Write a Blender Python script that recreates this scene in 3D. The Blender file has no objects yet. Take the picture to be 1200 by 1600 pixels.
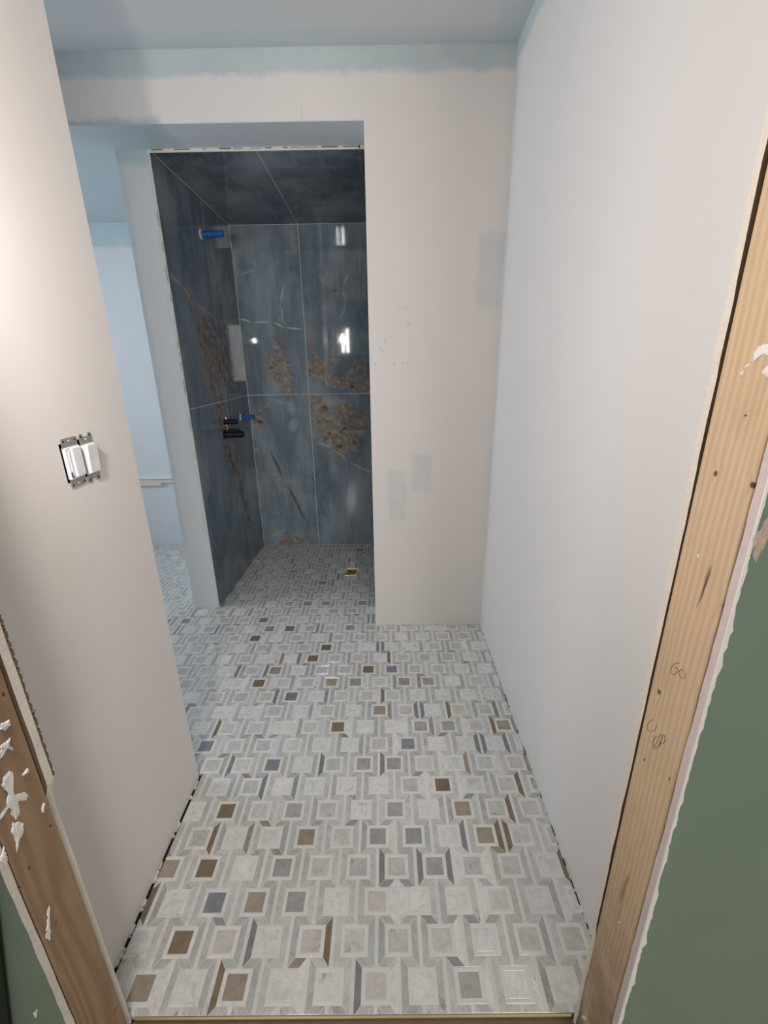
import bpy, math, random
from mathutils import Vector, Matrix
random.seed(7)
C = bpy.context.scene.collection
S = bpy.context.scene
H = 1.372                                   # camera height above the floor
# ---------------------------------------------------------------- camera, light, exposure
F = 697.0
dn = Vector((31, 2013, F)).normalized()
fw = Vector((0, -241, F)); fw = (fw - fw.dot(dn)*dn).normalized()
rt = dn.cross(fw)
ROWS = (rt, fw, -dn)
def col(i): return Vector((ROWS[0][i], ROWS[1][i], ROWS[2][i]))
cd = bpy.data.cameras.new('camera'); cam = bpy.data.objects.new('camera', cd); C.objects.link(cam)
cd.sensor_fit = 'VERTICAL'; cd.sensor_height = 36; cd.lens = F*36/1600; cd.clip_start = .02
X, U, B = col(0), -col(1), -col(2)
cam.matrix_world = Matrix(((X.x, U.x, B.x, 0), (X.y, U.y, B.y, 0), (X.z, U.z, B.z, H), (0, 0, 0, 1)))
S.camera = cam
def ray(u, v):
    c = Vector((u-600, v-800, F)); return Vector((rt.dot(c), fw.dot(c), -dn.dot(c)))
def onX(u, v, x): w = ray(u, v); w = w*(x/w.x); w.z += H; return w
def onY(u, v, y): w = ray(u, v); w = w*(y/w.y); w.z += H; return w
def onF(u, v, z=0.0): w = ray(u, v); w = w*((z-H)/w.z); w.z += H; return w
def project(p):
    p = p - Vector((0, 0, H)); c = rt*p.x + fw*p.y - dn*p.z
    if c.z < .01: return None
    return 600+F*c.x/c.z, 800+F*c.y/c.z

S.view_settings.view_transform = 'Standard'; S.view_settings.look = 'None'
S.view_settings.exposure = 0.10; S.view_settings.gamma = 1.0; S.view_settings.use_curve_mapping = False
wd = bpy.data.worlds.new('world'); S.world = wd; wd.use_nodes = True
wd.node_tree.nodes['Background'].inputs[0].default_value = (.62, .78, 1, 1)
wd.node_tree.nodes['Background'].inputs[1].default_value = .8
def lamp(name, kind, loc, power, color, **k):
    l = bpy.data.lights.new(name, kind); l.energy = power; l.color = color
    for a, b in k.items(): setattr(l, a, b)
    o = bpy.data.objects.new(name, l); C.objects.link(o); o.location = loc; return o
BULB = Vector((-.508, .45, H+.22))         # a bare work bulb hanging in the doorway, left of the frame
lamp('bulb_light', 'POINT', BULB, 21, (1, .95, .92), shadow_soft_size=.028)
# daylight entering through the window of the bathroom's left bay
w_ = lamp('daylight', 'AREA', (-3.25, 2.0, 1.5), 33, (.86, .93, 1), shape='RECTANGLE', size=1.3, size_y=1.1)
w_.rotation_euler = (0, math.radians(-90), 0)
# fill added for the green walls, through an unseen window behind the photographer
w2 = lamp('room_fill', 'AREA', (1.2, -3.35, 1.5), 55, (1, .97, .92), shape='RECTANGLE', size=1.2, size_y=1.1)
w2.rotation_euler = (math.radians(90), 0, 0)

# ---------------------------------------------------------------- node helpers
class NT:
    def __init__(s, name, rough=.6, spec=.5):
        s.m = bpy.data.materials.new(name); s.m.use_nodes = True; s.t = s.m.node_tree
        s.b = s.t.nodes['Principled BSDF']; s.b.inputs['Roughness'].default_value = rough
        s.b.inputs['Specular IOR Level'].default_value = spec
        s.m.diffuse_color = (.6, .6, .6, 1)
    def n(s, typ, **k):
        d = s.t.nodes.new(typ)
        for a, b in k.items(): setattr(d, a, b)
        return d
    def put(s, sock, v):
        if isinstance(v, bpy.types.NodeSocket): s.t.links.new(v, sock)
        elif v is not None: sock.default_value = v
    def math(s, op, a, b=None, c=None, clamp=False):
        d = s.n('ShaderNodeMath', operation=op, use_clamp=clamp)
        for i, v in enumerate((a, b, c)): s.put(d.inputs[i], v)
        return d.outputs[0]
    def vmath(s, op, a, b=None):
        d = s.n('ShaderNodeVectorMath', operation=op); s.put(d.inputs[0], a); s.put(d.inputs[1], b)
        return d.outputs[1] if op in ('LENGTH', 'DISTANCE', 'DOT_PRODUCT') else d.outputs[0]
    def pos(s): return s.n('ShaderNodeNewGeometry').outputs['Position']
    def sep(s, v): d = s.n('ShaderNodeSeparateXYZ'); s.put(d.inputs[0], v); return d.outputs
    def comb(s, x, y, z): d = s.n('ShaderNodeCombineXYZ'); [s.put(d.inputs[i], v) for i, v in enumerate((x, y, z))]; return d.outputs[0]
    def noise(s, v, scale, detail=4, rough=.55, dist=0, colr=False):
        d = s.n('ShaderNodeTexNoise'); s.put(d.inputs['Vector'], v); d.inputs['Scale'].default_value = scale
        d.inputs['Detail'].default_value = detail; d.inputs['Roughness'].default_value = rough; d.inputs['Distortion'].default_value = dist
        return d.outputs[1 if colr else 0]
    def mr(s, v, a, b, c=0.0, e=1.0, smooth=True):
        d = s.n('ShaderNodeMapRange', interpolation_type='SMOOTHSTEP' if smooth else 'LINEAR')
        for i, x in enumerate((v, a, b, c, e)): s.put(d.inputs[i], x)
        return d.outputs[0]
    def mix(s, f, a, b, mode='MIX'):
        d = s.n('ShaderNodeMix', data_type='RGBA', blend_type=mode)
        s.put(d.inputs[0], f)
        for i, v in ((6, a), (7, b)): s.put(d.inputs[i], (*v, 1) if isinstance(v, tuple) and len(v) == 3 else v)
        return d.outputs[2]
    def warp(s, v, scale, amt, detail=3):
        n = s.noise(v, scale, detail, colr=True)
        return s.vmath('ADD', v, s.vmath('MULTIPLY', s.vmath('SUBTRACT', n, (.5, .5, .5)), (amt, amt, amt)))
    def ell(s, v, cx, cy, rx, ry, ang=0, soft=.35):
        """soft-edged ellipse in the first two coordinates of v"""
        d = s.n('ShaderNodeMapping', vector_type='TEXTURE'); s.put(d.inputs[0], v)
        d.inputs[1].default_value = (cx, cy, 0); d.inputs[2].default_value = (0, 0, math.radians(ang)); d.inputs[3].default_value = (rx, ry, 1)
        return s.mr(s.vmath('LENGTH', d.outputs[0]), 1.0, 1-soft)
    def mx(s, L):
        r = L[0]
        for q in L[1:]: r = s.math('MAXIMUM', r, q)
        return r
    def bump(s, h, strength, dist=.002):
        d = s.n('ShaderNodeBump'); s.put(d.inputs['Height'], h); d.inputs['Strength'].default_value = strength; d.inputs['Distance'].default_value = dist
        s.t.links.new(d.outputs[0], s.b.inputs['Normal'])
    def done(s, c=None, r=None):
        if c is not None: s.put(s.b.inputs['Base Color'], (*c, 1) if isinstance(c, tuple) and len(c) == 3 else c)
        if r is not None: s.put(s.b.inputs['Roughness'], r)
        return s.m

def plain(name, c, rough=.6, metal=0, spec=.5, var=.12, scale=40, bump=0):
    t = NT(name, rough, spec); n = t.noise(t.pos(), scale)
    t.b.inputs['Metallic'].default_value = metal
    if bump: t.bump(t.noise(t.pos(), scale*4), bump)
    return t.done(t.mix(n, tuple(x*(1-var) for x in c), tuple(min(1, x*(1+var)) for x in c)))

TEAL = (.47, .565, .595)
def wall_mat(name, base, patches, teal=TEAL, rough=.62):
    """primed drywall with teal joint compound patches: boxes (cx,cy,cz,hx,hy,hz,strength)"""
    t = NT(name, rough, .35); p = t.pos(); c = tuple(base)
    q = t.warp(t.warp(p, 9, .05), 60, .012)
    big = t.noise(p, 1.6, 3)
    colr = t.mix(big, tuple(x*.965 for x in c), tuple(min(1, x*1.02) for x in c))
    ms = []
    for cx, cy, cz, hx, hy, hz, st in patches:
        a = t.vmath('ABSOLUTE', t.vmath('SUBTRACT', q, (cx, cy, cz)))
        a = t.sep(t.vmath('SUBTRACT', a, (hx, hy, hz)))
        d = t.math('MAXIMUM', t.math('MAXIMUM', a[0], a[1]), a[2])
        ms.append(t.math('MULTIPLY', t.mr(d, .012, -.016), st))
    if ms:
        m = t.mx(ms); m = t.math('MULTIPLY', m, t.mr(t.noise(p, 14, 4), .2, .7, .75, 1.0))
        colr = t.mix(m, colr, teal)
    sm = t.mr(t.noise(p, 23, 5, .7), .66, .8, 0, .10)
    colr = t.mix(sm, colr, (.45, .42, .38))
    t.bump(t.noise(p, 160, 3), .10, .001)
    return t.done(colr)

PRIMER = (.79, .745, .715)
# ---------------------------------------------------------------- mesh helpers
def mesh_obj(name, verts, faces, mat, parent=None, smooth=False):
    m = bpy.data.meshes.new(name); m.from_pydata([tuple(v) for v in verts], [], faces); m.update()
    mats = mat if isinstance(mat, (list, tuple)) else [mat]
    for q in mats: m.materials.append(q)
    if smooth: m.polygons.foreach_set('use_smooth', [True]*len(m.polygons))
    o = bpy.data.objects.new(name, m); C.objects.link(o)
    if parent: o.parent = parent; o.matrix_parent_inverse = parent.matrix_world.inverted() if False else Matrix.Translation(-parent.location)
    return o
class MB:
    def __init__(s): s.v, s.f, s.mi = [], [], []
    def add(s, v, f, mi=0):
        k = len(s.v); s.v += [Vector(x) for x in v]; s.f += [tuple(i+k for i in q) for q in f]; s.mi += [mi]*len(f); return s
    def box(s, x0, x1, y0, y1, z0, z1, bev=0, mi=0):
        if bev <= 0:
            v = [(x, y, z) for z in (z0, z1) for y in (y0, y1) for x in (x0, x1)]
            return s.add(v, [(0, 2, 3, 1), (4, 5, 7, 6), (0, 1, 5, 4), (2, 6, 7, 3), (0, 4, 6, 2), (1, 3, 7, 5)], mi)
        import bmesh
        bm = bmesh.new(); bmesh.ops.create_cube(bm, size=1)
        for q in bm.verts: q.co = Vector(((x0+x1)/2+q.co.x*(x1-x0), (y0+y1)/2+q.co.y*(y1-y0), (z0+z1)/2+q.co.z*(z1-z0)))
        bmesh.ops.bevel(bm, geom=bm.edges[:], offset=bev, segments=2, profile=.5, affect='EDGES')
        bm.verts.index_update()
        s.add([q.co.copy() for q in bm.verts], [tuple(w.index for w in fc.verts) for fc in bm.faces], mi); bm.free(); return s
    def tube(s, pts, r, n=12, caps=True, mi=0):
        """pts: centre points, r: radius or list of radii"""
        pts = [Vector(p) for p in pts]; R = r if isinstance(r, (list, tuple)) else [r]*len(pts)
        v = []; f = []; d0 = None
        for i, p in enumerate(pts):
            d = (pts[min(i+1, len(pts)-1)] - pts[max(i-1, 0)]).normalized()
            if d.length < .5: d = d0
            d0 = d
            a = d.cross(Vector((0, 0, 1)) if abs(d.z) < .9 else Vector((0, 1, 0))).normalized(); b = d.cross(a)
            v += [p + (a*math.cos(2*math.pi*k/n) + b*math.sin(2*math.pi*k/n))*R[i] for k in range(n)]
        for i in range(len(pts)-1):
            f += [(i*n+k, i*n+(k+1) % n, (i+1)*n+(k+1) % n, (i+1)*n+k) for k in range(n)]
        if caps: f += [tuple(range(n))[::-1], tuple((len(pts)-1)*n+k for k in range(n))]
        return s.add(v, f, mi)
    def build(s, name, mat, parent=None, smooth=False):
        o = mesh_obj(name, s.v, s.f, mat, parent, smooth)
        for p, i in zip(o.data.polygons, s.mi): p.material_index = i
        return o
def struct(o): o['kind'] = 'structure'; return o
def tag(o, label, cat, group=None):
    o['label'] = label; o['category'] = cat
    if group: o['group'] = group
    return o
def empty(name, loc, label, cat, group=None):
    o = bpy.data.objects.new(name, None); C.objects.link(o); o.location = loc; o.empty_display_size = .05
    return tag(o, label, cat, group)

# ---------------------------------------------------------------- dimensions
XL, XR = -.6613, .4967            # passage walls
YE = 1.160                        # free end of the passage's left wall
YB, YS = 2.073, 2.283             # front and back of the far wall
YK = 3.193                        # shower back wall
ZC = H + 1.066                    # ceiling
ZH = H + .847                     # header underside
XO = -.064                        # right side of the shower opening
XP = -1.127                       # left side of the narrow stub wall
XW = -3.0                         # window wall of the left bay
# ---------------------------------------------------------------- the shell
m_left = wall_mat('primed_drywall_left', PRIMER, [])
m_right = wall_mat('primed_drywall_right', (.775, .755, .745), [
    (XR, 1.2, ZC, .1, .95, .062, .75), (XR, YB, 1.6, .1, .045, 1.2, .28)])
p1, p2 = onY(606, 734, YB), onY(636, 811, YB)
p3, p4 = onY(644, 708, YB), onY(673, 768, YB)
p5, p6 = onY(748, 362, YB), onY(784, 480, YB)
def bx(a, b, st): return ((a.x+b.x)/2, YB, (a.z+b.z)/2, abs(b.x-a.x)/2, .1, abs(a.z-b.z)/2, st)
m_far = wall_mat('primed_drywall_far', PRIMER, [
    (-1, YB, ZC, 3, .1, .080, .85), bx(p1, p2, .30), bx(p3, p4, .30), bx(p5, p6, .30),
    (-1.2, 2.3, ZH, .37, .28, .02, .95)])
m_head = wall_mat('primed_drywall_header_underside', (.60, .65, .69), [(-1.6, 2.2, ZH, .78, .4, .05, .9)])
m_stub = wall_mat('primed_drywall_stub', (.70, .705, .71), [
    (-1.05, YS, ZH, .3, .1, .055, .9), (-1.115, YS, 1.6, .012, .1, 1.2, .5), (-.995, YS, 1.6, .006, .1, 1.2, .4)])
m_bay = wall_mat('primed_drywall_bay', (.70, .72, .74), [(-2, 3.22, 2.16, 1.2, .1, .10, .9)])
m_bayc = wall_mat('joint_compound_bay_ceiling', TEAL, [])
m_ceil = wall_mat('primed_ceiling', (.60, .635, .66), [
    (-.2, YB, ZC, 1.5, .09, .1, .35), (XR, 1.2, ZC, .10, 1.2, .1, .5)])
m_green = plain('sage_green_paint', (.20, .262, .212), .55, var=.06, scale=6, bump=.05)
m_gyp = plain('cut_gypsum_edge', (.80, .74, .66), .9, var=.14, scale=180, bump=.5)
m_pink = plain('pink_tinted_gypsum_edge', (.66, .56, .56), .9, var=.10, scale=70, bump=.3)
m_dark = plain('cavity_shade', (.02, .017, .015), .95)  # near-black colour standing for shade inside hollows, holes and cracks
m_mort = plain('mortar_bed', (.045, .04, .036), .95)
m_brown = plain('brown_paper_and_gap_shade', (.16, .10, .065), .95, var=.3, scale=200)  # frayed paper colour, also painted in as shade in the board gaps
m_ply = plain('stained_plywood_subfloor', (.16, .115, .085), .8, var=.3, scale=60)
m_brass = plain('brass_edge', (.75, .62, .33), .28, 1, var=.08)
m_white = plain('white_plaster', (.84, .82, .80), .85, var=.05, scale=90, bump=.4)

# left passage wall with the cut-out for the two switches
hy0, hy1, hz0, hz1 = .897, 1.000, H-.240, H-.157
mb = MB(); xt = XL-.115; z0 = .007
mb.box(xt, XL, .575, hy0, z0, ZC).box(xt, XL, hy1, YE, z0, ZC)
mb.box(xt, XL, hy0, hy1, z0, hz0).box(xt, XL, hy0, hy1, hz1, ZC)
wl = struct(mb.build('wall_left', m_left))
wr = struct(MB().box(XR, XR+.115, .56, YB, .004, ZC).build('wall_right', m_right))
# far wall, header over the opening
mb = MB(); mb.box(XO, XR+.115, YB, YS, .003, ZC).box(XW, XO, YB, YS, ZH+.002, ZC)
wf = struct(mb.build('wall_far', m_far))
struct(MB().box(XW, XO, YB+.001, YS, ZH-.001, ZH+.004).build('trim_1', m_head))
# brown strips painting the shade of the gap at the far wall's foot
cr = MB(); x = XO+.005
while x < XR-.02:
    l = random.uniform(.01, .05); cr.box(x, x+l, YB-.0025, YB+.001, .0, random.uniform(.004, .010)); x += l+random.uniform(.0, .05)
o = cr.build('torn_paper_and_gap_shade', m_brown, wf); o['kind'] = 'stuff'
# stub wall between shower and bay
struct(MB().box(XP, -.990, YS, 3.225, .003, ZH).build('wall_stub', m_stub))
# bay far wall with ledge
mb = MB(); zl = H-.815
mb.box(XW, XP, 3.225, 3.34, 0, zl).box(XW, XP, 3.232, 3.34, zl, 2.5)
struct(mb.build('wall_bay', m_bay))
led = MB(); led.box(XW, XP-.001, 3.196, 3.232, zl-.012, zl+.006, .002)
lo = struct(led.build('trim_2', plain('ledge_white', (.78, .78, .77), .5, var=.03)))
ap = MB().box(XW, XP-.001, 3.207, 3.225, zl-.040, zl-.012, .002).build('apron_strip', plain('ledge_cream', (.74, .69, .58), .6, var=.08), lo)
MB().box(XW, onY(252, 757, 3.2).x, 3.200, 3.225, zl-.062, zl-.040, .002).build('caulk_strip', plain('cream_caulk', (.72, .66, .53), .7, var=.1), lo)
# window wall of the bay with an opening
wz0, wz1, wy0, wy1 = .95, 2.05, 1.35, 2.65
mb = MB(); mb.box(XW-.12, XW, .56, 3.34, 0, wz0).box(XW-.12, XW, .56, 3.34, wz1, 2.6)
mb.box(XW-.12, XW, .56, wy0, wz0, wz1).box(XW-.12, XW, wy1, 3.34, wz0, wz1)
struct(mb.build('wall_window_side', m_bay))
mw = plain('white_window_frame', (.8, .8, .8), .4, var=.02)
mb = MB()
for a, b, c, d in ((wy0, wy0+.05, wz0, wz1), (wy1-.05, wy1, wz0, wz1), (wy0+.05, wy1-.05, wz0, wz0+.05), (wy0+.05, wy1-.05, wz1-.05, wz1), (1.98, 2.02, wz0+.05, wz1-.05)):
    mb.box(XW-.09, XW-.03, a, b, c, d)
struct(mb.build('window_1', mw))
# ceilings
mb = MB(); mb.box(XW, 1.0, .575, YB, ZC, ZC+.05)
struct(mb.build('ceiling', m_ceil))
mb = MB(); a = (ZH, H+.823)
mb.add([(XW, YS, a[0]), (XP, YS, a[0]), (XP, 3.232, a[1]), (XW, 3.232, a[1]), (XW, YS, ZH+.1), (XP, YS, ZH+.1), (XP, 3.232, ZH+.1), (XW, 3.232, ZH+.1)],
       [(0, 1, 2, 3), (4, 7, 6, 5), (0, 4, 5, 1), (1, 5, 6, 2), (2, 6, 7, 3), (3, 7, 4, 0)])
struct(mb.build('ceiling_bay', m_bayc))

# ---- near wall: ragged painted board, studs, passage-side board
def ragged_board(name, side, xe, y0, y1, zs, xf, mats, amp, xout, seed, slope=0.0, jog=None):
    """board whose cut edge (at xe, facing the opening) is uneven; side=+1 board extends to +x"""
    r = random.Random(seed); v = []; f = []; mi = []; z = 0.004; prev = 0
    zz = [z]
    while z < ZC: z += r.uniform(*zs); zz.append(min(z, ZC))
    w0 = w1 = 0
    for z in zz:
        w0 = .6*w0 + r.uniform(-amp, amp); w1 = .6*w1 + r.uniform(-amp, amp)*.6
        j = jog(z) if jog else 0
        v += [(xe+side*(w0+slope)-side*j, y0, z), (xe+side*w1-side*j, y1, z), (xout, y0, z), (xout, y1, z)]
    for i in range(len(zz)-1):
        a, b = i*4, (i+1)*4
        q = [(a, b, b+1, a+1), (a, a+2, b+2, b), (a+1, b+1, b+3, a+3)]
        if side < 0: q = [t[::-1] for t in q]
        f += q; mi += [1, 0, 2]
    f += [(0, 1, 3, 2), tuple(len(v)-4+k for k in (0, 2, 3, 1))]; mi += [1, 1]
    o = mesh_obj(name, v, f, mats)
    for p, i in zip(o.data.polygons, mi): p.material_index = i
    return struct(o)
JR, JL = .390, -.568
ragged_board('wall_near_right', 1, JR+.001, .4400, .4545, (.010, .03), 0, [m_green, m_pink, m_gyp], .0012, 2.4, 3)
ragged_board('wall_near_left', -1, JL-.001, .4425, .4555, (.010, .03), 0, [m_green, m_gyp, m_gyp], .0010, -2.4, 4)
ragged_board('wall_return_right', 1, JR+.002, .5440, .5560, (.012, .04), 0, [m_brown, m_gyp, m_right], .0010, XR+.115, 5,  # dark brown face paints in the shade of the stud gap
             jog=lambda z: .004 if z > .33 else .0)
ragged_board('wall_return_left', -1, JL-.002, .5455, .5600, (.012, .04), 0, [m_brown, m_gyp, m_left], .0007, -.776, 6,
             jog=lambda z: .007 if z > H-.66 else -.004)
struct(MB().box(-3.0, -.776, .545, .560, 0, ZC).build('wall_bay_near', m_bay))
# torn white paper lip along the edge of the green paint
r = random.Random(9); lip = MB(); z = .006; w = .002; rows = []
while z < 2.3:
    base_w = .0042 if z < .62 else .0017
    w = .55*w+.45*base_w+r.uniform(-.0008, .0008)+(r.uniform(.001, .003) if r.random() < .06 else 0)
    rows.append((z, JR+max(.0006, w))); z += r.uniform(.003, .011)
lv = []
for z, x in rows: lv += [(JR-.0008, .4392, z), (x, .4386, z), (x, .4402, z), (JR-.0008, .4410, z)]
lf = []
for i in range(len(rows)-1):
    a = i*4; lf += [(a, a+1, a+5, a+4), (a+1, a+2, a+6, a+5), (a+2, a+3, a+7, a+6), (a+3, a, a+4, a+7)]
lip.add(lv, lf)
o = lip.build('torn_paper_and_gap_shade', m_white, bpy.data.objects['wall_near_right']); o['kind'] = 'stuff'
# frayed brown paper along the left return board
fr = MB(); z = H-.655
while z < 2.3:
    w = r.uniform(.0001, .0012); h = r.uniform(.006, .03)
    if r.random() < .16: w = r.uniform(.0018, .0055); h = r.uniform(.004, .012)
    y = .5602; x = JL+.006
    fr.add([(x-.004, y, z), (x-.004, y+.001, z+h), (x+w, y+.0015, z+h*.6), (x+w*.8, y, z+h*.2), (x-.004, y+.003, z), (x-.004, y+.004, z+h), (x+w, y+.004, z+h*.6), (x+w*.8, y+.003, z+h*.2)],
           [(0, 1, 2, 3), (4, 7, 6, 5), (0, 3, 7, 4), (3, 2, 6, 7), (2, 1, 5, 6), (1, 0, 4, 5)])
    z += h*.8
o = fr.build('frayed_paper', m_brown, bpy.data.objects['wall_return_left']); o['kind'] = 'stuff'

# wood
def wood_mat(name, x, c0, c1, knots, streaks, freq, seed, dirt=None, amp=.10):
    t = NT(name, .62, .3); s = t.sep(t.pos()); q = t.comb(s[1], s[2], float(seed))
    st = t.vmath('MULTIPLY', q, (1, .10, 1))
    w = t.noise(st, 7, 2, .5)
    w2_ = t.noise(t.vmath('MULTIPLY', q, (1, .22, 1)), 22, 3, .5)
    ring = t.math('ADD', t.math('ADD', s[1], t.math('MULTIPLY', w, amp)), t.math('MULTIPLY', w2_, .010))
    kmask = []; q0 = t.comb(s[1], s[2], 0.0)
    for u, v, rr, el in knots:
        p = onX(u, v, x); k = t.ell(q0, p.y, p.z, rr*3.2, rr*3.2*el, 0, .95); kmask.append((k, t.ell(t.warp(q0, 90, .003), p.y, p.z, rr, rr*el*.8, 0, .6)))
        ring = t.math('ADD', ring, t.math('MULTIPLY', k, rr*1.3))
    g = t.math('SINE', t.math('MULTIPLY', ring, freq))
    g = t.mr(g, -1, 1.0, 0, 1)
    fine = t.noise(t.vmath('MULTIPLY', q, (1, .02, 1)), 420, 3, .6)
    c = t.mix(t.math('MULTIPLY', g, .62), c0, c1)
    c = t.mix(t.mr(fine, .45, .75, 0, .35), c, tuple(z*.72 for z in c1))
    c = t.mix(t.mr(t.noise(q, 9, 4), .45, .8, 0, .35), c, tuple(z*.8 for z in c1))
    for k, core in kmask:
        c = t.mix(t.math('MULTIPLY', core, .93), c, (.055, .028, .014))
    for u, v, u2, v2, wd_ , a in streaks:
        p, p2_ = onX(u, v, x), onX(u2, v2, x); d = p2_-p
        e = t.ell(t.warp(q0, 30, .006), (p.y+p2_.y)/2, (p.z+p2_.z)/2, wd_, d.length/2, math.degrees(-math.atan2(d.y*(1 if d.z > 0 else -1), abs(d.z))), .8)
        c = t.mix(t.math('MULTIPLY', e, a), c, (.09, .045, .022))
    if dirt is not None:
        c = t.mix(t.math('MULTIPLY', t.mr(s[2], dirt, 0.0, 0, .75), t.mr(t.noise(q, 14, 5), .25, .6)), c, (.13, .085, .055))
    t.bump(t.math('ADD', g, fine), .25, .0012)
    return t.done(c)
m_wr = wood_mat('pale_pine_right', JR, (.68, .515, .345), (.56, .395, .245),
    [(1118, 740, .0042, 1.3), (1176, 758, .0048, 1.2), (1133, 951, .0075, 1.6), (1030, 1081, .005, 1.4), (1046, 1217, .0028, 1.6), (1007, 1187, .0025, 2), (1165, 649, .0025, 1)],
    [(1118, 870, 1084, 960, .0030, .85), (1112, 880, 1100, 920, .006, .4), (962, 1420, 990, 1350, .006, .4), (972, 1455, 975, 1463, .002, .9), (983, 1350, 960, 1460, .006, .30)], 620, 1, .70, .05)
m_wl = wood_mat('brown_pine_left', JL, (.40, .265, .16), (.28, .175, .10),
    [(76, 1255, .0030, 1.5), (79, 1290, .0030, 1.9), (46, 1356, .0032, 1.5), (5, 1085, .003, 2.4), (33, 1386, .0018, 1.3)],
    [(92, 1432, 83, 1450, .004, .6), (185, 1567, 176, 1590, .004, .7), (90, 1380, 94, 1372, .003, .5)], 300, 5, None, .22)
sr = MB().box(JR, JR+.038,   .4560, .5420, .0, ZC-.002, .0022).build('wood_stud', m_wr)
tag(sr, 'pale pine stud with pencilled 60 on the right side of the rough doorway', 'stud')
sl = MB().box(JL-.038, JL, .4585, .5440, .0, ZC-.002, .0022).build('wood_stud', m_wl)
tag(sl, 'browner pine stud smeared with white plaster on the left side of the doorway', 'stud')
# solid blocks coloured near-black as the shade of the hollow behind the stud gaps
struct(MB().box(JR+.039, JR+.10, .456, .5440, 0, ZC).build('hollow_shade_right', m_dark))
struct(MB().box(JL-.12, JL-.0392, .457, .5450, 0, ZC).build('hollow_shade_left', m_dark))

# plaster smears: raised ragged blobs on the studs
def blob(pts_px, x, side, parent, th=.0016, seed=0, mat=None, name='plaster_smear'):
    r = random.Random(seed); pts = []
    P = [onX(u, v, x) for u, v in pts_px]; n = len(P)
    for i in range(n):
        a, b = P[i], P[(i+1) % n]; k = 5
        for j in range(k):
            q = a.lerp(b, j/k); d = (b-a).length*.10
            pts.append(Vector((x, q.y+(r.uniform(-d, d) if j else 0), q.z+(r.uniform(-d, d) if j else 0))))
    c = sum(pts, Vector())/len(pts); m = len(pts)
    v = [Vector((x+side*-.0002, p.y, p.z)) for p in pts] + [Vector((x+side*th*r.uniform(.5, 1), *(c.lerp(p, .86).yz))) for p in pts] + [Vector((x+side*th*1.3, c.y, c.z))]
    f = [(i, (i+1) % m, m+(i+1) % m, m+i) for i in range(m)] + [(m+i, m+(i+1) % m, 2*m) for i in range(m)]
    o = mesh_obj(name, v, f, mat or m_white, parent, False); return o
bl = [[(0, 1132), (14, 1124), (17, 1134), (8, 1142), (0, 1141)], [(0, 1165), (8, 1160), (16, 1152), (14, 1160), (22, 1172), (10, 1170), (0, 1186)],
      [(4, 1215), (14, 1203), (20, 1206), (14, 1222), (17, 1236), (24, 1243), (40, 1238), (45, 1243), (42, 1250), (28, 1254), (32, 1270), (24, 1283), (14, 1262), (0, 1282), (0, 1272), (10, 1262), (12, 1240), (2, 1228)],
      [(17, 1300), (20, 1284), (36, 1285), (37, 1300), (30, 1315), (25, 1333), (25, 1318)], [(33, 1211), (43, 1200), (46, 1205), (36, 1213)],
      [(64, 1265), (68, 1254), (70, 1256), (67, 1271)], [(76, 1411), (78, 1440), (78, 1470), (72, 1468), (73, 1440)],
      [(0, 1340), (6, 1322), (12, 1338), (10, 1350), (0, 1346)], [(52, 1583), (58, 1576), (56, 1590)]]
for i, b_ in enumerate(bl):
    blob(b_, JL, 1, sl, seed=i)
for i, b_ in enumerate([[(1178, 552), (1186, 540), (1200, 537), (1214, 545), (1214, 556), (1196, 552), (1184, 560), (1176, 568)], [(1190, 580), (1200, 571), (1216, 566), (1214, 584), (1198, 590)],
                        [(1164, 574), (1170, 566), (1171, 571), (1165, 578)], [(1157, 584), (1162, 578), (1163, 583), (1158, 590)], [(1090, 867), (1094, 866), (1093, 872), (1091, 873)], [(1100, 794), (1102, 795), (1101, 798)],
                        [(908, 1588), (913, 1586), (917, 1594), (911, 1594)], [(966, 1440), (969, 1439), (968, 1444)]]):
    blob(b_, JR, -1, sr, seed=20+i, th=.001)
# torn grey paper patch on the right board edge near (1185,830)
blob([(1172, 872), (1180, 838), (1196, 812), (1206, 800), (1210, 824), (1196, 850), (1180, 880), (1176, 868)], JR-.0004, -1, bpy.data.objects['wall_near_right'], seed=60, mat=plain('grey_brown_torn_paper', (.42, .34, .27), .9, var=.25, scale=120), name='torn_paper_patch')

# pencil marks
m_pen = plain('pencil_graphite', (.09, .085, .085), .7)
m_pen2 = plain('faint_pencil_graphite', (.42, .41, .42), .8)
def stroke(name, px, plane, k, parent, mat, r=.00045):
    mb = MB()
    for line in px:
        P = [plane(u, v, k) for u, v in line]
        # smooth the polyline
        Q = []
        for i in range(len(P)-1):
            p0, p1_, p2_, p3_ = P[max(i-1, 0)], P[i], P[i+1], P[min(i+2, len(P)-1)]
            for j in range(4):
                t = j/4; Q.append(.5*((2*p1_)+(p2_-p0)*t+(2*p0-5*p1_+4*p2_-p3_)*t*t+(3*p1_-p0-3*p2_+p3_)*t**3))
        Q.append(P[-1]); mb.tube(Q, r, 5)
    return mb.build(name, mat, parent)
X_ = JR-.0002
stroke('pencil_mark', [[(1062, 1037), (1056, 1036), (1050, 1042), (1048, 1050), (1052, 1054), (1058, 1051), (1059, 1045), (1054, 1043)],
                       [(1065, 1046), (1061, 1050), (1063, 1058), (1069, 1060), (1071, 1053), (1068, 1048), (1064, 1046)]], onX, X_, sr, m_pen, .00035)
stroke('pencil_mark', [[(1020, 1124), (1013, 1130), (1011, 1138), (1016, 1143), (1023, 1140), (1026, 1133)]], onX, X_, sr, m_pen, .00035)
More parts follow.
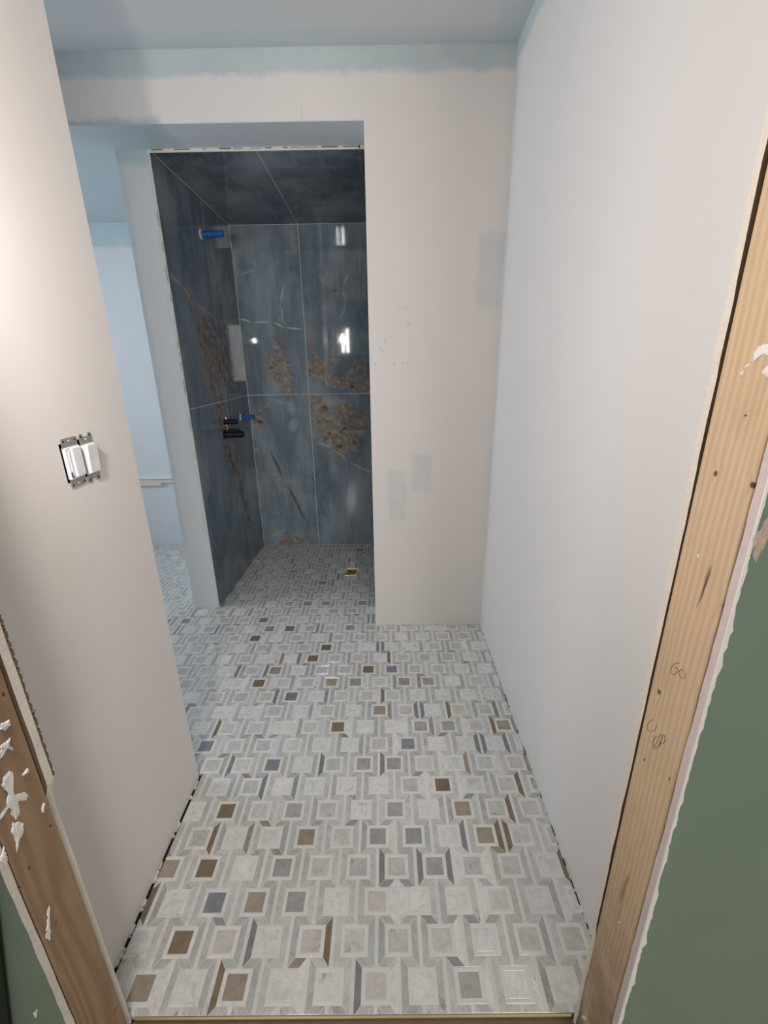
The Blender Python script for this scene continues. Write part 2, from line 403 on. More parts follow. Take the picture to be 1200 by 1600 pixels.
stroke('pencil_mark', [[(1021, 1166), (1020, 1160), (1024, 1152), (1028, 1154), (1025, 1162), (1020, 1169), (1028, 1167), (1033, 1158), (1031, 1166)],
                       [(1029, 1152), (1033, 1148), (1034, 1156), (1037, 1147), (1039, 1156), (1036, 1162), (1032, 1155)]], onX, X_, sr, m_pen, .00035)
pw = []
rr = random.Random(3)
for cx_, cy_, w_n, h_n, n in ((630, 480, 18, 12, 6), (636, 508, 8, 6, 4), (598, 532, 16, 5, 4), (597, 549, 12, 8, 4), (588, 570, 6, 5, 2), (588, 578, 5, 3, 2), (616, 570, 6, 5, 3), (632, 570, 12, 6, 4), (619, 582, 4, 2, 1)):
    for i in range(n):
        x, y = cx_+rr.uniform(-w_n/2, w_n/2), cy_+rr.uniform(-h_n/2, h_n/2)
        pw.append([(x, y), (x+rr.uniform(-2, 2), y+rr.uniform(-3, 3)), (x+rr.uniform(-3, 3), y+rr.uniform(-2, 3))])
stroke('pencil_note', pw, onY, YB-.0001, wf, m_pen2, .0007)
stroke('hairline_crack', [[(472, 168), (471, 176), (472, 186)]], onY, YB-.0001, wf, m_pen2, .0006)

# ---------------------------------------------------------------- floor
gm = NT('pale_grey_grout', .8, .3); gm.done(gm.mix(gm.noise(gm.pos(), 60), (.62, .61, .59), (.76, .75, .73))); m_grout = gm.m
RECTS = [(-.6535, XR-.004, .5655, YB-.002), (-2.98, XR-.004, YE+.012, YB-.002), (-2.98, XO-.002, YE+.012, YS-.003),
         (-.984, XO-.002, YE+.012, YK-.004), (-.984, .345, YS+.002, YK-.004), (-2.98, XP-.003, YE+.012, 3.220)]
fl = struct(MB().box(XW-.1, XR+.12, .5625, 3.35, -.06, -.003).build('floor', m_mort))
g = MB()
for x0, x1, y0, y1 in [(-.650, XR-.007, .5655, YE+.015), (-2.98, XR-.007, YE+.015, YB-.002), (-2.98, XO-.002, YB-.002, YS-.003), (-.984, .345, YS-.003, YK-.003), (-2.98, XP-.003, YS-.003, 3.220)]:
    g.box(x0, x1, y0, y1, -.003, .0077)
struct(g.build('grout_bed', m_grout, fl))
struct(MB().box(-.9, .75, .44, .5615, -.06, -.004).build('subfloor', m_ply))
struct(MB().box(JL-.0, JR, .5595, .5645, -.004, .0072, .0006).build('trim_3', m_brass))
struct(MB().box(-2.6, 2.6, -3.4, .44, -.06, -.010).build('floor_near_room', plain('oak_floor', (.26, .17, .10), .45, var=.2)))

def stone(name, attr, cs=.5):
    t = NT(name, .22, .5); p = t.pos()
    if attr:
        a = t.n('ShaderNodeAttribute'); a.attribute_name = 'tone'; tone = a.outputs['Color']; rnd = a.outputs['Alpha']
    else:
        oi = t.n('ShaderNodeObjectInfo'); tone = oi.outputs['Color']; rnd = oi.outputs['Random']
    off = t.math('MULTIPLY', rnd, 37.0)
    q = t.vmath('ADD', p, t.comb(off, t.math('MULTIPLY', off, 1.7), off))
    cloud = t.noise(q, 34, 4, .6, 1.2)
    c = t.mix(t.mr(cloud, .36, .70, .5-cs, .5+cs), t.mix(1.0, tone, (1.10, 1.10, 1.10), 'MULTIPLY'), t.mix(1.0, tone, (.76, .75, .73), 'MULTIPLY'))
    sp = t.math('ADD', t.noise(t.vmath('MULTIPLY', q, (1, .12, 1)), 330, 2, .6), 0.0)
    c = t.mix(t.mr(sp, .45, .7, 0, .30), c, t.mix(1.0, tone, (.84, .84, .85) if cs > .2 else (.94, .94, .94), 'MULTIPLY'))
    ridge = t.math('ABSOLUTE', t.math('SUBTRACT', t.noise(t.vmath('MULTIPLY', q, (1.3, .8, 1)), 20, 5, .6, .8), .5))
    vein = t.math('MULTIPLY', t.mr(ridge, .045, .0), t.mr(t.noise(q, 13, 2), .60, .70))
    c = t.mix(t.math('MULTIPLY', vein, .75 if cs > .2 else 0.0), c, (.24, .20, .165))
    t.bump(t.noise(p, 25, 2), .05, .001)
    return t.done(c, t.mr(t.noise(p, 9, 3), .3, .7, .09, .20))
m_st, m_sta = stone('polished_marble_piece', False, .32), stone('polished_marble_field', True, .3)
m_pl = stone('plain_white_marble_piece', False, .08)
WHITE = [(.80, .79, .775), (.78, .775, .765), (.82, .81, .79), (.74, .735, .73), (.77, .76, .735)]
MID = [(.60, .595, .58), (.58, .59, .59), (.62, .60, .575), (.66, .65, .62), (.55, .55, .54), (.61, .585, .565), (.66, .66, .655), (.72, .72, .71)]
STRIP = [(.56, .555, .54), (.60, .595, .58), (.50, .505, .505), (.62, .61, .59), (.55, .53, .50), (.65, .645, .63), (.46, .465, .46), (.61, .605, .60)]
BRN, TAUPE, BLUE, GREY = (.225, .17, .115), (.36, .31, .25), (.23, .25, .275), (.34, .35, .355)
CENT = {'b': [(349, 1268), (321, 1357), (283, 1474), (527, 1138), (573, 1049), (508, 1014), (487, 1031), (403, 1070), (399, 1000), (686, 1227), (452, 985)],
        't': [(222, 1545), (363, 1545), (754, 1306), (516, 1070), (420, 985), (397, 1409), (471, 1298), (476, 1306), (784, 1135), (591, 1112), (664, 1066), (292, 1357)],
        'd': [(334, 1411), (322, 1167), (424, 1197), (453, 1091), (634, 1164), (608, 1049), (292, 974), (415, 972)],
        'g': [(732, 1535), (614, 1267), (690, 1356), (594, 1306), (460, 1400), (566, 1196), (437, 1355), (697, 1135), (556, 986), (654, 1133), (610, 1199), (460, 1267), (480, 948), (509, 948), (564, 948), (512, 908), (465, 895)]}
STR = {'b': [(788, 1310), (722, 1306), (784, 1310), (878, 1355), (515, 1475), (794, 1260), (813, 1226), (335, 1305), (338, 1137), (603, 1096), (605, 1030), (570, 1092), (240, 1412), (652, 1355), (345, 1537), (785, 1135), (672, 1103), (647, 970), (700, 1110), (581, 1090), (773, 1137)],
       'd': [(698, 1353), (594, 1356), (410, 1229), (374, 1050), (416, 1048), (429, 1092), (466, 1032), (653, 1356), (751, 1163), (786, 1163), (595, 1015), (360, 1195), (501, 1197), (392, 1456), (719, 1303), (770, 1110), (655, 1112), (604, 1200), (556, 1530)]}
P, RP, W, G_, HB, BW = .108, .0848, .066, .065, .0198, .0085
SW = (P-W-BW)/2
def cell(k, n): return -.0385+k*P+(P/2 if n % 2 else 0), .6125+n*RP
def clip(poly, rc):
    x0, x1, y0, y1 = rc
    for ax, lim, sg in ((0, x0, 1), (0, x1, -1), (1, y0, 1), (1, y1, -1)):
        out = []
        for i in range(len(poly)):
            a, b = poly[i], poly[(i+1) % len(poly)]; da, db = sg*(a[ax]-lim), sg*(b[ax]-lim)
            if da >= 0: out.append(a)
            if (da < 0) != (db < 0):
                t = da/(da-db); out.append((a[0]+(b[0]-a[0])*t, a[1]+(b[1]-a[1])*t))
        poly = out
        if len(poly) < 3: return []
    return poly
def area(p): return .5*abs(sum(p[i][0]*p[(i+1) % len(p)][1]-p[(i+1) % len(p)][0]*p[i][1] for i in range(len(p))))
def shrink(poly, d):
    """inset a convex polygon by d"""
    n = len(poly); A = sum(poly[i][0]*poly[(i+1) % n][1]-poly[(i+1) % n][0]*poly[i][1] for i in range(n))
    if A < 0: poly = poly[::-1]
    L = []
    for i in range(n):
        a, b = Vector(poly[i]), Vector(poly[(i+1) % n]); e = b-a
        if e.length < 1e-5: continue
        e.normalize(); nn = Vector((-e.y, e.x)); L.append((a+nn*d, e))
    out = []
    for i in range(len(L)):
        (p, e), (q, f_) = L[i-1], L[i]; cr_ = e.x*f_.y-e.y*f_.x
        if abs(cr_) < 1e-6: out.append((q.x, q.y)); continue
        w = q-p; t = (w.x*f_.y-w.y*f_.x)/cr_; r_ = p+e*t; out.append((r_.x, r_.y))
    return out
drain_rc = (-.2765, -.1975, 2.655, 2.760)
pieces = []      # kind, poly, key, tone
rs = random.Random(11)
def piece(kind, poly, key, tone):
    tone = tuple(z*.92 for z in tone)
    best, full = None, 0
    A = area(poly)
    for rc in RECTS:
        c = clip(poly, rc)
        if c and (best is None or area(c) > area(best)): best = c
    if not best or area(best) < A*.06 or area(best) < 2e-5: return
    clipped = area(best) < A*.999
    cx_ = sum(p[0] for p in best)/len(best); cy_ = sum(p[1] for p in best)/len(best)
    if drain_rc[0]-.004 < cx_ < drain_rc[1]+.004 and drain_rc[2]-.004 < cy_ < drain_rc[3]+.004: return
    pieces.append((kind, best, None if clipped else key, tone, (cx_, cy_)))
def near(lst, x, y, tx, ty): return any(abs(x-a) < tx and abs(y-b) < ty for a, b in lst)
CW = {k: [tuple(onF(*p).xy) for p in v] for k, v in CENT.items()}
SWD = {k: [tuple(onF(*p).xy) for p in v] for k, v in STR.items()}
for n in range(-1, 32):
    for k in range(-28, 8):
        x, y = cell(k, n); hw, hg = W/2, G_/2; t_ = .0085
        if x > .6 or x < -3: continue
        sq = [(x-hw+t_, y-hg+t_), (x+hw-t_, y-hg+t_), (x+hw-t_, y+hg-t_), (x-hw+t_, y+hg-t_)]
        q = rs.random(); tone = rs.choice(MID) if q < .62 else rs.choice(WHITE)
        if q > .965: tone = rs.choice([TAUPE, GREY]) if y < 2.0 else GREY
        for kk, tn in (('b', BRN), ('t', TAUPE), ('d', BLUE), ('g', GREY)):
            if near(CW[kk], x, y, P*.5, RP*.5): fq = rs.uniform(.9, 1.15); tone = tuple(z*fq for z in (tn if kk != 'g' else (.40, .39, .38)))
        piece('marble_square', sq, 'sq', tone)
        wt = rs.choice(WHITE[:3]); a0, a1, b0, b1 = x-hw, x+hw, y-hg, y+hg; c0, c1, d0, d1 = a0+t_, a1-t_, b0+t_, b1-t_
        for i, pl in enumerate(([(a0, b0), (a1, b0), (c1, d0), (c0, d0)], [(a1, b0), (a1, b1), (c1, d1), (c1, d0)], [(a1, b1), (a0, b1), (c0, d1), (c1, d1)], [(a0, b1), (a0, b0), (c0, d0), (c0, d1)])):
            piece('marble_border', pl, 'bd%d' % i, wt)
        for sd in (-1, 1):
            xi, xo = x+sd*hw, x+sd*(hw+SW)
            tone = rs.choice(STRIP) if rs.random() < .9 else rs.choice(WHITE)
            if rs.random() < .035: tone = rs.choice([TAUPE, GREY])
            for kk, tn in (('b', (.23, .175, .12)), ('d', (.24, .25, .26))):
                if near(SWD[kk], (xi+xo)/2, y, .016, RP*.5): tone = tn
            piece('marble_strip', [(xi, y-hg), (xo, y-hg-HB), (xo, y+hg+HB), (xi, y+hg)], 'st%d' % sd, tone)
        piece('marble_bar', [(x+P/2-BW/2, y-hg-HB), (x+P/2+BW/2, y-hg-HB), (x+P/2+BW/2, y+hg+HB), (x+P/2-BW/2, y+hg+HB)], 'ba', rs.choice(WHITE))
        for sd in (-1, 1):
            tone = rs.choice(STRIP)
            if rs.random() < .05: tone = rs.choice([TAUPE, GREY])
            piece('marble_wedge', [(x+sd*BW/2, y+hg), (x+sd*hw, y+hg), (x+sd*(hw+SW), y+hg+HB), (x+sd*(BW/2+SW), y+hg+HB)], 'we%d' % sd, tone)
def visible_size(pl, c):
    x, y = c
    pp = [project(Vector((a, b, 0))) for a, b in pl]
    if any(p is None for p in pp): return 0
    u, v = project(Vector((x, y, 0)))
    if not (-20 < u < 1220 and -20 < v < 1600): return 0
    if x/y < XL/YE - .01 or x/y > .74: return 0
    if y > YS and (x/y > XO/YB or (XP/2.283 < x/y < -.984/2.283)): return 0
    return area(pp)
cache = {}
byk = {}
for pc in pieces: byk.setdefault(pc[0], []).append((visible_size(pc[1], pc[4]), pc))
def solid(poly, c):
    outer = shrink(poly, .0005); inner = shrink(poly, .0011); n = len(outer)
    if len(inner) != n: inner = outer
    v = [(a-c[0], b-c[1], .0) for a, b in outer]+[(a-c[0], b-c[1], .0042) for a, b in outer]+[(a-c[0], b-c[1], .0048) for a, b in inner]
    f = [tuple(2*n+i for i in range(n))]+[(i, (i+1) % n, n+(i+1) % n, n+i) for i in range(n)]+[(n+i, n+(i+1) % n, 2*n+(i+1) % n, 2*n+i) for i in range(n)]
    return v, f
for kind, L in byk.items():
    L.sort(key=lambda t: -t[0]); rest = MB(); rt_ = []
    for i, (sz, (kd, poly, key, tone, c)) in enumerate(L):
        if i < 300 and sz > 6:
            me = cache.get(key) if key else None
            if me is None:
                v, f = solid(poly, c); me = bpy.data.meshes.new(kd); me.from_pydata(v, [], f); me.materials.append(m_pl if kd in ('marble_border', 'marble_bar') else m_st)
                if key: cache[key] = me
            o = bpy.data.objects.new(kd, me); C.objects.link(o); o.parent = fl; o.location = (c[0], c[1], .0034 + rs.uniform(-.0001, .0002)); o.color = (*tone, 1)
        else:
            v, f = solid(poly, (0, 0)); rest.add([(a, b, z+.0034) for a, b, z in v], f); rt_ += [(*tone, rs.random())]*len(f)
    if rest.v:
        o = rest.build(kind+'_field', m_sta, fl); o['kind'] = 'stuff'
        at = o.data.color_attributes.new('tone', 'FLOAT_COLOR', 'CORNER'); buf = []
        for p, tn in zip(o.data.polygons, rt_): buf += list(tn)*p.loop_total
        at.data.foreach_set('color', buf)

for wall, xw, sg, ya, yb, fr_ in ((wl, XL, 1, .60, YE, .45), (wr, XR, -1, .60, YB-.01, .72)):
    cm = MB(); y = ya; r = random.Random(21)
    while y < yb:
        l = r.uniform(.004, .03)
        if r.random() < fr_:
            w = r.uniform(.004, .0095); h = r.uniform(.006, .0085)
            cm.add([(xw-sg*.004, y, .001), (xw+sg*w, y+l*.2, .001), (xw+sg*w*.8, y+l*.8, .001), (xw-sg*.004, y+l, .001), (xw-sg*.003, y, h), (xw+sg*w*.8, y+l*.3, h*.9), (xw+sg*w*.6, y+l*.7, h*.95), (xw-sg*.003, y+l, h)],
                   [(0, 3, 2, 1), (4, 5, 6, 7), (0, 1, 5, 4), (1, 2, 6, 5), (2, 3, 7, 6), (3, 0, 4, 7)])
        y += l*.8
    o = cm.build('mortar_crumbs', m_grout, wall); o['kind'] = 'stuff'
# ---------------------------------------------------------------- shower tiles
def marble(name, ax, blobs, lines, base=((.145, .19, .24), (.31, .375, .425)), vertical=True, rustc=(.46, .21, .06), bodyc=((.17, .16, .15), (.47, .445, .40))):
    """polished blue-grey stone; ax picks the wall's two coordinates"""
    t = NT(name, .035, .5); s = t.sep(t.pos()); q = t.comb(s[ax[0]], s[ax[1]], 0.0)
    sc = (2.4, .8, 1) if vertical else (1, 1, 1)
    cl = t.noise(t.warp(t.vmath('MULTIPLY', q, sc), 2.2, .35), 2.3, 6, .62)
    c = t.mix(t.mr(cl, .34, .70), base[0], base[1])
    c = t.mix(t.mr(t.noise(t.vmath('MULTIPLY', q, (9, .7, 1)), 5, 3), .5, .8, 0, .28), c, tuple(x*1.45 for x in base[1]))
    c = t.mix(t.mr(t.noise(t.warp(q, 4, .35), 3.1, 5, .6), .52, .70, 0, .55), c, (.36, .385, .39))
    c = t.mix(t.mr(t.noise(t.vmath('ADD', t.warp(q, 3, .3), (5, 3, 0)), 2.4, 4, .6), .52, .70, 0, .55), c, tuple(x*.62 for x in base[0]))
    w1 = t.warp(t.warp(q, 5, .11), 26, .035, 4)
    bl_ = []
    if blobs:
        for b in blobs: bl_.append(t.math('MULTIPLY', t.ell(w1, b[0], b[1], b[2], b[3], b[4], .6), b[5]))
        mk = t.mx(bl_)
        n1 = t.noise(t.warp(q, 14, .06), 26, 6, .68)
        body = t.mix(t.mr(n1, .30, .72), bodyc[0], bodyc[1])
        rg = t.math('ABSOLUTE', t.math('SUBTRACT', t.noise(t.warp(q, 20, .03), 19, 5, .6, 1.2), .5))
        rust = t.mix(t.mr(t.noise(q, 33, 3), .42, .62), rustc, (.05, .035, .028))
        body = t.mix(t.mr(rg, .040, .004, 0, .55), body, rust)
        body = t.mix(t.mr(t.noise(t.warp(q, 16, .05), 17, 6, .72, .6), .53, .60, 0, .85), body, rust)
        c = t.mix(t.mr(t.math('ADD', mk, t.math('MULTIPLY', t.math('SUBTRACT', t.noise(t.warp(q, 9, .05), 13, 6, .7), .5), 2.4)), .14, .66, 0, .95), c, body)
    # thin pale and rusty vein lines: polylines of (x,y), width, colour
    for pts, wdt, cc, st in lines:
        for (a, b), (a2, b2) in zip(pts, pts[1:]):
            L_ = math.hypot(a2-a, b2-b)
            e = t.ell(t.warp(q, 11, .035, 4), (a+a2)/2, (b+b2)/2, L_*.56, wdt, math.degrees(math.atan2(b2-b, a2-a)), .7)
            c = t.mix(t.math('MULTIPLY', e, st), c, cc)
    rv = t.math('ABSOLUTE', t.math('SUBTRACT', t.noise(t.vmath('MULTIPLY', q, (1, .6, 1)), 2.6, 6, .55, .7), .5))
    c = t.mix(t.math('MULTIPLY', t.mr(rv, .006, .0), t.mr(t.noise(q, 2.1, 2), .5, .62, 0, .40)), c, (.36, .38, .38))
    return t.done(c)
def xz(u, v): p = onY(u, v, YK); return p.x, p.z
def sx(y): return -.983 + (y-2.283)*(.034/.91)      # splayed left tile face
def yz(u, v):
    # intersection with the splayed left tile face
    w = ray(u, v); k = .034/.91; a = -.983-2.283*k
    t = a/(w.x-k*w.y); return w.y*t, H+w.z*t
def eb(f, u, v, ru, rv, ang, st, s): a, b = f(u, v); return (a, b, ru*s, rv*s, ang, st)
pxm = 3.193/697*1.06
B_ = [eb(xz, 540, 660, 46, 42, -10, .62, pxm), eb(xz, 560, 590, 30, 26, -20, .45, pxm), eb(xz, 440, 585, 20, 36, 12, 1, pxm), eb(xz, 432, 545, 7, 20, 30, .8, pxm), eb(xz, 498, 578, 18, 22, 0, 1, pxm), eb(xz, 530, 598, 38, 10, -14, 1, pxm), eb(xz, 565, 606, 22, 9, -18, 1, pxm),
      eb(xz, 503, 655, 20, 44, 12, 1, pxm), eb(xz, 535, 690, 36, 26, -18, .72, pxm), eb(xz, 405, 655, 12, 14, 0, .9, pxm), eb(xz, 455, 846, 30, 9, 0, 1, pxm), eb(xz, 400, 700, 6, 28, 20, .4, pxm),
      eb(xz, 447, 765, 8, 52, 38, .45, pxm), eb(xz, 524, 460, 5, 6, 0, .9, pxm), eb(xz, 520, 545, 12, 30, 0, .35, pxm)]
PALE, RUSTL = (.56, .60, .61), (.34, .22, .11)
Ln = [([xz(372, 498), xz(395, 503), xz(425, 502), xz(445, 512), xz(475, 514)], .008, PALE, .95), ([xz(445, 440), xz(438, 475), xz(442, 505)], .007, PALE, .7),
      ([xz(492, 690), xz(520, 700), xz(545, 722), xz(582, 740)], .012, (.46, .44, .40), .95), ([xz(448, 625), xz(462, 650), xz(455, 678)], .045, (.42, .45, .46), .6),
      ([xz(517, 455), xz(524, 445)], .004, RUSTL, .6), ([xz(520, 500), xz(520, 570)], .022, (.42, .47, .50), .55), ([xz(420, 700), xz(445, 750), xz(480, 820)], .016, (.045, .06, .075), .7),
      ([xz(506, 780), xz(513, 805)], .005, PALE, .4), ([xz(495, 625), xz(548, 628)], .05, (.42, .42, .40), .6), ([xz(495, 615), xz(492, 690)], .03, (.36, .35, .33), .5), ([xz(410, 640), xz(425, 625), xz(450, 630)], .02, (.40, .42, .42), .5), ([xz(365, 380), xz(372, 470)], .03, (.38, .43, .47), .5), ([xz(545, 425), xz(535, 450), xz(540, 475), xz(530, 500)], .008, PALE, .6), ([xz(372, 430), xz(400, 420), xz(395, 400)], .008, PALE, .45), ([xz(460, 380), xz(462, 400)], .03, (.40, .38, .33), .4), ([xz(480, 500), xz(490, 560), xz(510, 585), xz(530, 580), xz(545, 570)], .010, (.42, .22, .08), .8), ([xz(430, 515), xz(445, 540), xz(447, 570), xz(432, 600)], .012, (.36, .19, .08), .7), ([xz(420, 840), xz(450, 825)], .008, PALE, .5)]
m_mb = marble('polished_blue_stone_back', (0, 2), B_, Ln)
# left wall: the streak runs down and back
L2 = [(322, 520, .17, .15, 0, .95), (345, 560, .19, .16, 0, 1), (362, 592, .17, .13, 0, 1), (335, 605, .14, .10, 0, .8), (352, 525, .10, .12, 0, .8), (335, 545, .10, .20, 0, .9), (345, 640, .11, .15, 0, .9), (356, 690, .08, .22, 0, .9), (374, 740, .08, .30, 8, .95), (386, 800, .06, .22, 0, .9), (300, 480, .06, .07, 0, .5), (372, 640, .04, .08, 0, .7), (330, 580, .10, .12, 0, .7)]
Bl = [(*yz(u, v), a, b, an, s_) for u, v, a, b, an, s_ in L2]
Ll = [([yz(262, 425), yz(285, 448), yz(300, 470), yz(335, 497)], .016, (.36, .32, .27), .95), ([yz(325, 370), yz(345, 440), yz(352, 490)], .010, (.34, .37, .38), .8), ([yz(310, 700), yz(330, 735)], .008, (.20, .23, .24), .5),
      ([yz(352, 690), yz(375, 760), yz(385, 800)], .013, (.07, .05, .035), .95), ([yz(362, 690), yz(385, 750), yz(392, 800)], .012, (.26, .19, .12), .85), ([yz(340, 560), yz(355, 610), yz(360, 650)], .014, (.10, .08, .065), .7), ([yz(300, 500), yz(312, 560), yz(330, 620)], .02, (.33, .28, .24), .6), ([yz(320, 480), yz(350, 540), yz(375, 600)], .016, (.12, .085, .06), .7)]
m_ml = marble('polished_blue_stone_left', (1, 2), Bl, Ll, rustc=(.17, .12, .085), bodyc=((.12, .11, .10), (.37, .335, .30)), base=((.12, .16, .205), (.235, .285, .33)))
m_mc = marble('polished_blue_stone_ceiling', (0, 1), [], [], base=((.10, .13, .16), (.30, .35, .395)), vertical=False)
m_tg = plain('pale_tile_grout', (.74, .73, .69), .85, var=.05)
def tile(parent, quad, nrm, mat, th=.009, gap=.0017):
    """a slab: quad = four corners counter-clockwise seen from the front, nrm = outward"""
    q = [Vector(p) for p in quad]; n = Vector(nrm).normalized(); c = sum(q, Vector())/4
    def ins(d):
        out = []
        for i in range(4):
            a = (q[(i+1) % 4]-q[i]).normalized(); b = (q[i-1]-q[i]).normalized(); out.append(q[i]+(a+b)*d)
        return out
    a, b = ins(gap), ins(gap+.0007)
    v = [p-n*th for p in a]+[p-n*.0007 for p in a]+b
    f = [(8, 9, 10, 11), (3, 2, 1, 0)]+[(i, (i+1) % 4, 4+(i+1) % 4, 4+i) for i in range(4)]+[(4+i, 4+(i+1) % 4, 8+(i+1) % 4, 8+i) for i in range(4)]
    return mesh_obj('tile', v, f, mat, parent)
zj = H-.170*H                                       # horizontal joint
XS1, XJ, XJ2, XS2 = sx(YK), -.3805*H-.002, -.0715*H, .352
def zc(y): return ZH - (y-YS)*(.058/.91)           # sloping shower ceiling
# back wall
wb = struct(MB().box(XS1-.02, XS2+.1, YK+.0008, YK+.12, .0, ZH+.05).build('wall_shower_back', m_tg))
for x0, x1 in ((XS1, XJ), (XJ, XJ2), (XJ2, XS2)):
    for za, zb in ((.006, zj), (zj, zc(YK))):
        tile(wb, [(x0, YK, za), (x1, YK, za), (x1, YK, zb), (x0, YK, zb)], (0, -1, 0), m_mb)
# left wall (backing follows the splay)
k0, k1 = YS+.001, YK+.002
vb = []
for y in (k0, k1):
    for z in (.0, ZH): vb += [(sx(y)-.0025, y, z), (-.9895-.0, y, z)]
wsl = struct(mesh_obj('wall_shower_left', [(sx(k0)-.0008, k0, 0), (sx(k1)-.0008, k1, 0), (-1.0, k1, 0), (-1.0, k0, 0), (sx(k0)-.0008, k0, zc(k0)), (sx(k1)-.0008, k1, zc(k1)), (-1.0, k1, zc(k1)), (-1.0, k0, zc(k0))],
    [(0, 1, 5, 4), (1, 2, 6, 5), (2, 3, 7, 6), (3, 0, 4, 7), (4, 5, 6, 7), (3, 2, 1, 0)], m_tg))
YJ = 2.790
nl = Vector((1, -.0374, 0))
for y0, y1 in ((YS+.003, YJ), (YJ, YK-.001)):
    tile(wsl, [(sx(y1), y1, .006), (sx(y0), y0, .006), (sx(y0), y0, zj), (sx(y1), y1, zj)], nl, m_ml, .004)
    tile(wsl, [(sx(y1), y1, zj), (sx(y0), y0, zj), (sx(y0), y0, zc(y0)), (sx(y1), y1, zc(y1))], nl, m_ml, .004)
# right wall (round the corner)
wsr = struct(MB().box(XS2+.0008, XS2+.1, YS, YK+.002, 0, ZH).build('wall_shower_right', m_tg))
for y0, y1 in ((YS+.003, YJ), (YJ, YK-.001)):
    for za, zb in ((.006, zj), (zj, None)):
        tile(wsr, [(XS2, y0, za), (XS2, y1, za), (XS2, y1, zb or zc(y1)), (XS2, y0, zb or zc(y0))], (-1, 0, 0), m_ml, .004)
# ceiling
kc = (.058/.91)
vz = lambda x, y, d=0: (x, y, zc(y)+d)
cs = struct(mesh_obj('ceiling_shower', [vz(-.99, YS+.0015, .0009), vz(XS2+.1, YS+.0015, .0009), vz(XS2+.1, YK+.1, .0009), vz(-.99, YK+.1, .0009), (-.99, YS+.0015, ZH+.1), (XS2+.1, YS+.0015, ZH+.1), (XS2+.1, YK+.1, ZH+.1), (-.99, YK+.1, ZH+.1)],
    [(0, 3, 2, 1), (4, 5, 6, 7), (0, 1, 5, 4), (1, 2, 6, 5), (2, 3, 7, 6), (3, 0, 4, 7)], m_tg))
XC = -.535
for x0, x1, x0b, x1b in ((-.981, XC, XS1, XJ), (XC, -.07, XJ, XJ2), (-.07, XS2, XJ2, XS2)):
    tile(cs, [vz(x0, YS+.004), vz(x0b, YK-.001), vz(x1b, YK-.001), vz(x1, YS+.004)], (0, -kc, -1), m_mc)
# raw board strip above the shower opening and down the side: cream edge with a dark crack
es = MB().box(-.985, XO, YS-.004, YS+.001, ZH-.014, ZH-.001, .0008)
es.box(-.987, -.980, YS-.003, YS+.001, .01, ZH-.014, .0006)
ed = struct(es.build('trim_4', plain('cream_raw_edge', (.70, .67, .60), .8, var=.10, scale=120, bump=.4)))
ck = MB(); x = -.97; r = random.Random(5)
while x < XO-.02:
    l = r.uniform(.01, .07); ck.box(x, x+l, YS-.0052, YS-.0035, ZH-.0060, ZH-.0060+r.uniform(.001, .0028)); x += l+r.uniform(.005, .06)
z = .9
while z < 2.0:
    l = r.uniform(.01, .08); ck.box(-.9865, -.9855, YS-.0045, YS-.0025, z, z+l); z += l+r.uniform(.01, .12)
ck.box(XO-.030, XO-.026, YS-.0056, YS-.0035, ZH-.012, ZH-.001)
o = ck.build('dark_crack', m_dark, ed); o['kind'] = 'stuff'

# ---------------------------------------------------------------- shower fittings
m_blue = plain('blue_masking_tape', (.012, .115, .42), .5, var=.1)
m_blk = plain('matte_black_metal', (.006, .006, .007), .35, var=.2)
m_wht = plain('white_plastic', (.80, .80, .80), .35, var=.02)
def stub(u, v, length, rad, label):
    y, z = yz(u, v); x = sx(y); o = empty('pipe_stub', (x, y, z), label, 'pipe')
    MB().tube([(x-.0, y, z), (x+.004, y, z), (x+.006, y, z)], [rad*1.5, rad*1.5, rad*1.1], 16).build('collar', m_wht, o, False)
    MB().tube([(x+.003, y, z), (x+.008, y, z)], rad*.9, 12).build('pipe_end', m_brass, o)
    mb = MB(); n = 6; pts = []; rd = []
    for i in range(n+1):
        pts.append((x+.006+(length-.006)*i/n, y, z+.0006*((i % 2)*2-1))); rd.append(rad*(1.0+.03*((i*7) % 3-1)))
    mb.tube(pts, rd, 14).build('tape_wrap', m_blue, o); return o
stub(314, 366, .118, .0165, 'blue-taped pipe stub sticking out high on the left shower wall')
stub(376, 652, .092, .0140, 'blue-taped pipe stub beside the black valve handles')
def valve(u, v, length, rad, label, lever):
    y, z = yz(u, v); x = sx(y); o = empty('shower_valve', (x, y, z), label, 'valve')
    MB().tube([(x, y, z), (x+.006, y, z), (x+.008, y, z)], [rad*1.12, rad*1.12, rad*.9], 24).build('escutcheon', m_blk, o)
    MB().tube([(x+.006, y, z), (x+length-.002, y, z), (x+length, y, z)], [rad*.85, rad*.85, rad*.75], 20).build('handle_barrel', m_blk, o)
    if lever:
        MB().tube([(x+.030, y, z+rad*1.25), (x+length*.86, y, z+rad*1.05)], .0075, 10).build('lever', m_blk, o)
        MB().box(x+.008, x+length*.72, y-.007, y+.007, z+rad*.45, z+rad*1.2, .001).build('lever_neck', m_blk, o)
    else:
        MB().tube([(x+.010, y, z+rad*.7), (x+.010, y, z+rad*1.7)], .006, 10).build('pin', m_wht, o)
    return o
valve(351, 659, .080, .0175, 'short black valve handle, upper of the pair on the left shower wall', False)
valve(351, 679, .116, .0240, 'longer black valve handle with lever, lower of the pair in the shower', True)
y, z = yz(352, 668); x = sx(y)
bo = MB().tube([(x, y, z+.012), (x+.010, y, z+.012)], .0075, 10).tube([(x+.010, y, z+.016), (x+.014, y, z-.012)], .004, 8).build('brass_fitting', plain('dull_brass', (.45, .36, .22), .5, .8), None)
tag(bo, 'small bare brass fitting between the two black valve handles', 'fitting')
